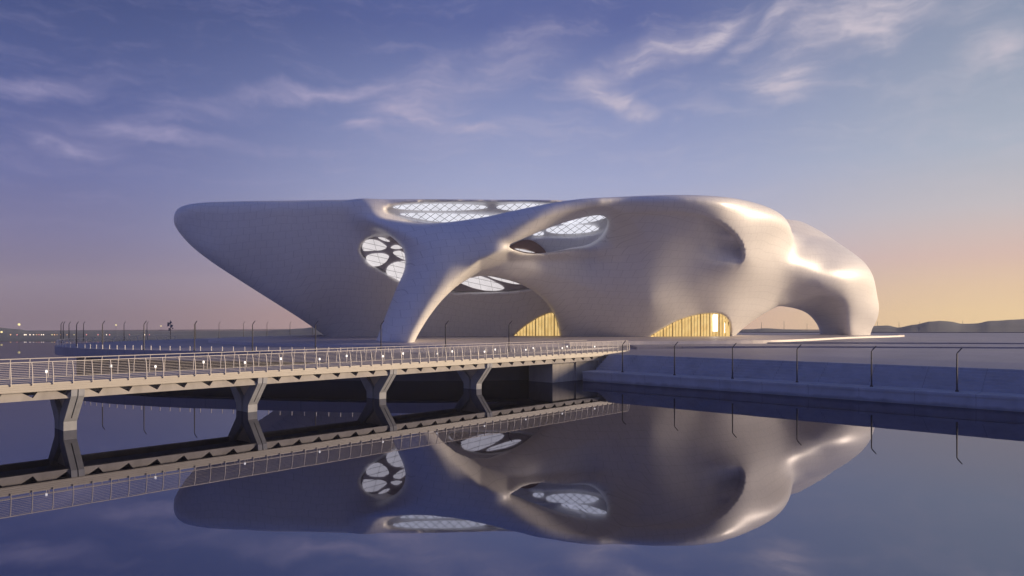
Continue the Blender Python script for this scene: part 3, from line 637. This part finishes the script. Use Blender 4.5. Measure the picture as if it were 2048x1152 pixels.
# ------------------------------------------------------------------ lights on the far shore, masts on the hills
def ico(name, loc_, r, m):
    bm = bmesh.new(); bmesh.ops.create_icosphere(bm, subdivisions=2, radius=r); me = bpy.data.meshes.new(name); bm.to_mesh(me); bm.free()
    me.materials.append(m); me.polygons.foreach_set('use_smooth', [True]*len(me.polygons)); o = bpy.data.objects.new(name, me); C.objects.link(o); o.location = loc_; return o
M_floor0 = None
M_l = {'w': emis('shore_lamp_white', (1, .82, .62), 1.8), 'r': emis('shore_lamp_red', (1, .35, .32), 1.0), 'o': emis('shore_lamp_orange', (1, .55, .25), 1.0), 'y': emis('shore_lamp_yellow', (1, .85, .4), .9)}
cn = {'w': 'white', 'r': 'red', 'o': 'orange', 'y': 'yellow'}
lst = [(21, 'o', 1), (34, 'r', .8), (49, 'w', 1), (52, 'w', .9), (60, 'w', .9), (67, 'w', .8), (73, 'o', .8), (78, 'r', .8), (83, 'w', .8), (87, 'w', .8), (104, 'y', .9), (109, 'o', .9), (114, 'o', .6), (121, 'o', .5), (134, 'o', .7), (148, 'y', .7), (173, 'r', .8), (196, 'r', .8), (213, 'w', .8), (219, 'r', .9), (259, 'r', .6), (289, 'w', 1), (294, 'r', .7), (299, 'r', .6)]
for px, c, s in lst:
    o = ico('shore_lamp', at(px, 669.5, 330), .27*s, M_l[c]); tag(o, f'tiny {cn[c]} light in the row along the far shore', 'light', f'tiny {cn[c]} lights along the far shore')
for (px, py, s, l) in ((38, 649, .55, 'yellow lamp glowing on a mast at far left above the dark hill'), (3, 664, .45, 'yellow lamp glowing at the very left edge of the view'), (232, 650, .32, 'faint yellow lamp on a mast left of the banner pole, brighter of the pair'), (322, 652, .26, 'faint yellow lamp on a mast just left of the banner pole')):
    D = 330; p = at(px, py, D); t = thing('mast_light', l, 'light', (p.x, p.y, 0))
    MB().tube([(0, 0, 0), (0, 0, p.z)], .04, 5).build('mast', M_pole, t); q = ico('lamp', (0, 0, p.z), s, M_l['y']); q.parent = t
for i, (px, y0, y1) in enumerate(((1523, 655, 644), (1568, 660, 641), (1614, 662, 646), (1755, 652, 643), (1798, 656, 643), (1839, 648, 643), (1925, 648, 641))):
    dl = Vector(((px-CX)/F_, 1)).length; D = 520/max(1, dl*.8)*.995; a, b_ = at(px, y0+2, D), at(px, y1, D)
    w = ['left of the three through the right arch', 'tallest, middle of the three through the right arch', 'right of the three through the right arch', 'first right of the building', 'tallest one right of the building', 'faint third one right of the building', 'farthest right on the hills'][i]
    o = MB().tube([(0, 0, 0), (0, 0, b_.z-a.z+.8)], [.16, .09], 5).build('mast', M_pole); o.location = (a.x, a.y, a.z-.8); tag(o, f'thin distant mast standing on the hills, {w}', 'mast', 'thin masts on the far hills')

# ------------------------------------------------------------------ sky, sun
W = bpy.data.worlds.new('World'); bpy.context.scene.world = W; W.use_nodes = True; nt = W.node_tree; N = nt.nodes; L = nt.links
bg = N['Background']; tc = N.new('ShaderNodeTexCoord'); sp = N.new('ShaderNodeSeparateXYZ'); L.new(tc.outputs['Generated'], sp.inputs[0])
SAZ, SEL = R(85), R(8)       # sun azimuth clockwise from the view axis, elevation
el = math_(N, L, 'MULTIPLY', math_(N, L, 'ARCSINE', math_(N, L, 'MINIMUM', math_(N, L, 'MAXIMUM', sp.outputs[2], -1), 1)), 180/math.pi)
az = math_(N, L, 'MULTIPLY', math_(N, L, 'ARCTAN2', sp.outputs[0], sp.outputs[1]), 180/math.pi)
lin = lambda c: tuple((v/255/12.92 if v/255 < .04045 else ((v/255+.055)/1.055)**2.4) for v in c)+(1,)
def ramp(fac, stops, lo, hi):
    mr = N.new('ShaderNodeMapRange'); mr.inputs[1].default_value = lo; mr.inputs[2].default_value = hi; L.new(fac, mr.inputs[0])
    cr = N.new('ShaderNodeValToRGB'); e = cr.color_ramp.elements
    while len(e) < len(stops): e.new(.5)
    for x, (p, c) in zip(e, stops): x.position = (p-lo)/(hi-lo); x.color = lin(c)
    L.new(mr.outputs[0], cr.inputs[0]); return cr.outputs[0]
left = ramp(el, [(-5, (112, 100, 118)), (.3, (118, 104, 122)), (2.5, (124, 114, 138)), (6, (116, 114, 152)), (10, (101, 108, 157)), (15, (82, 94, 147)), (22, (60, 74, 124)), (45, (50, 68, 128)), (90, (46, 62, 122))], -5, 90)
mid = ramp(el, [(-5, (192, 158, 150)), (.5, (196, 161, 152)), (3, (186, 166, 174)), (7, (172, 172, 194)), (11, (156, 163, 197)), (16, (131, 142, 184)), (23, (88, 100, 153)), (45, (56, 70, 122)), (90, (46, 62, 122))], -5, 90)
right = ramp(el, [(-5, (232, 198, 148)), (.5, (236, 204, 154)), (2.5, (228, 196, 160)), (4.5, (214, 184, 172)), (8, (190, 184, 188)), (12, (166, 174, 190)), (20, (136, 147, 171)), (45, (66, 80, 122)), (90, (46, 62, 122))], -5, 90)
back = ramp(el, [(-5, (98, 98, 130)), (1, (102, 102, 138)), (8, (102, 110, 158)), (20, (90, 106, 170)), (45, (68, 88, 158)), (90, (50, 66, 130))], -5, 90)
def mixc(f, a, b):
    m = N.new('ShaderNodeMix'); m.data_type = 'RGBA'; L.new(f, m.inputs[0]); L.new(a, m.inputs[6]); L.new(b, m.inputs[7]); return m.outputs[2]
def ss(fac, a, b):
    mr = N.new('ShaderNodeMapRange'); mr.interpolation_type = 'SMOOTHSTEP'; mr.inputs[1].default_value = a; mr.inputs[2].default_value = b; L.new(fac, mr.inputs[0]); return mr.outputs[0]
sky = mixc(ss(az, -36, 2), left, mid); sky = mixc(ss(az, 8, 38), sky, right)
aza = math_(N, L, 'ABSOLUTE', az)
sky = mixc(ss(az, 125, 160), sky, back); sky = mixc(ss(math_(N, L, 'MULTIPLY', az, -1), 60, 110), sky, back)
# clouds: warped streaks, each a soft stretched patch in direction space broken up by noise
cb = N.new('ShaderNodeCombineXYZ'); L.new(az, cb.inputs[0]); L.new(el, cb.inputs[1])
nz = N.new('ShaderNodeTexNoise'); nz.inputs['Scale'].default_value = .16; nz.inputs['Detail'].default_value = 4; nz.inputs['Roughness'].default_value = .5; L.new(cb.outputs[0], nz.inputs['Vector'])
vm = N.new('ShaderNodeVectorMath'); vm.operation = 'SUBTRACT'; L.new(nz.outputs['Color'], vm.inputs[0]); vm.inputs[1].default_value = (.5, .5, .5)
vs_ = N.new('ShaderNodeVectorMath'); vs_.operation = 'SCALE'; L.new(vm.outputs[0], vs_.inputs[0]); vs_.inputs['Scale'].default_value = 3.6
va = N.new('ShaderNodeVectorMath'); va.operation = 'ADD'; L.new(cb.outputs[0], va.inputs[0]); L.new(vs_.outputs[0], va.inputs[1])
def ae(px, py):
    x, z = (px-CX)/F_, -(py-HY)/F_; return math.degrees(math.atan2(x, 1)), math.degrees(math.atan2(z, math.hypot(x, 1)))
wisps = [(90, 165, 150, 16, -14, .42), (180, 262, 130, 34, -8, .22), (370, 274, 170, 14, 2, .48), (150, 290, 110, 16, 8, .25), (620, 180, 180, 14, -9, .5), (420, 215, 190, 20, -14, .18), (725, 248, 40, 13, 0, .6), (850, 190, 130, 60, -20, .28), (890, 246, 110, 13, 14, .5), (1000, 130, 200, 45, -20, .2),
         (1310, 105, 200, 30, -14, .5), (1430, 65, 70, 18, -35, .45), (1190, 165, 70, 28, 15, .5), (1270, 210, 90, 18, 26, .55), (1520, 65, 110, 16, -28, .5), (1560, 158, 95, 34, 3, .55), (1570, 205, 90, 12, 4, .3), (1400, 212, 60, 14, 5, .2), (1700, 40, 200, 45, -4, .5), (1760, 75, 75, 20, 25, .4), (1990, 95, 80, 32, -8, .4), (1920, 20, 120, 25, -15, .3), (1050, 260, 400, 60, -3, .10)]
tot = None
for (px, py, w, h, rot, s) in wisps:
    a0, e0 = ae(px, py); a1, e1 = ae(px+w, py); sx = abs(a1-a0)*1.25; sy = h/F_*57.3*1.35
    mp = N.new('ShaderNodeMapping'); mp.vector_type = 'TEXTURE'; mp.inputs['Location'].default_value = (a0, e0, 0); mp.inputs['Rotation'].default_value = (0, 0, R(-rot)); mp.inputs['Scale'].default_value = (sx, sy, 1)
    L.new(va.outputs[0], mp.inputs[0]); ln = N.new('ShaderNodeVectorMath'); ln.operation = 'LENGTH'; L.new(mp.outputs[0], ln.inputs[0])
    mr = N.new('ShaderNodeMapRange'); mr.interpolation_type = 'SMOOTHSTEP'; mr.inputs[1].default_value = 1.15; mr.inputs[2].default_value = .0; mr.inputs[3].default_value = 0; mr.inputs[4].default_value = s*1.08
    L.new(ln.outputs['Value'], mr.inputs[0]); tot = mr.outputs[0] if tot is None else math_(N, L, 'ADD', tot, mr.outputs[0])
mp = N.new('ShaderNodeMapping'); mp.inputs['Rotation'].default_value = (0, 0, R(-14)); mp.inputs['Scale'].default_value = (.11, .85, 1); L.new(va.outputs[0], mp.inputs[0])
n2 = N.new('ShaderNodeTexNoise'); n2.inputs['Scale'].default_value = 1; n2.inputs['Detail'].default_value = 8; n2.inputs['Roughness'].default_value = .6; L.new(mp.outputs[0], n2.inputs['Vector'])
brk = ss(n2.outputs[0], .28, .72)
thin = math_(N, L, 'MULTIPLY', math_(N, L, 'MULTIPLY', ss(n2.outputs[0], .45, .85), ss(el, 2, 12)), .25)
cov = math_(N, L, 'MINIMUM', math_(N, L, 'ADD', math_(N, L, 'MULTIPLY', tot, math_(N, L, 'ADD', math_(N, L, 'MULTIPLY', brk, 1.1), .42)), thin), .85)
ccol = mixc(ss(az, -30, 35), N.new('ShaderNodeRGB').outputs[0], N.new('ShaderNodeRGB').outputs[0])
rg = [x for x in N if x.bl_idname == 'ShaderNodeRGB']; rg[0].outputs[0].default_value = lin((160, 154, 188)); rg[1].outputs[0].default_value = lin((202, 192, 202))
sky = mixc(cov, sky, ccol)
ns = N.new('ShaderNodeTexSky'); ns.sky_type = 'NISHITA'; ns.sun_disc = False; ns.sun_elevation = R(3); ns.sun_rotation = SAZ
va2 = N.new('ShaderNodeVectorMath'); va2.operation = 'SCALE'; L.new(ns.outputs[0], va2.inputs[0]); va2.inputs['Scale'].default_value = .002
va3 = N.new('ShaderNodeVectorMath'); va3.operation = 'ADD'; L.new(sky, va3.inputs[0]); L.new(va2.outputs[0], va3.inputs[1])
L.new(va3.outputs[0], bg.inputs['Color']); bg.inputs['Strength'].default_value = .92
sd = bpy.data.lights.new('sun', 'SUN'); sd.energy = 5.0; sd.angle = R(11); sd.color = (1, .77, .52); so = bpy.data.objects.new('sun', sd); C.objects.link(so)
tosun = Vector((math.sin(SAZ)*math.cos(SEL), math.cos(SAZ)*math.cos(SEL), math.sin(SEL))); so.rotation_euler = tosun.to_track_quat('Z', 'Y').to_euler(); so.location = (120, 40, 60)

cam = bpy.data.cameras.new('camera'); co = bpy.data.objects.new('camera', cam); C.objects.link(co); co.location = (0, 0, HC); co.rotation_euler = (R(90), 0, 0)
cam.sensor_width = 36; cam.lens = 36*F_/2048; cam.shift_y = (HY-576)/2048; cam.clip_end = 5000; cam.clip_start = .3
# thin evening air over the water
hz = MB().box(-700, 700, -60, 830, -1.2, 60).build('haze', bpy.data.materials.new('evening_air')); hz['kind'] = 'stuff'
hm = hz.data.materials[0]; hm.use_nodes = True; hm.node_tree.nodes.clear(); ho = hm.node_tree.nodes.new('ShaderNodeOutputMaterial'); hv = hm.node_tree.nodes.new('ShaderNodeVolumePrincipled')
hv.inputs['Density'].default_value = .00028; hv.inputs['Color'].default_value = (.86, .86, .92, 1); hm.node_tree.links.new(hv.outputs[0], ho.inputs['Volume'])
S = bpy.context.scene; S.camera = co; S.view_settings.view_transform = 'Standard'; S.view_settings.look = 'None'; S.view_settings.exposure = .22
S.cycles.max_bounces = 6; S.cycles.use_denoising = True
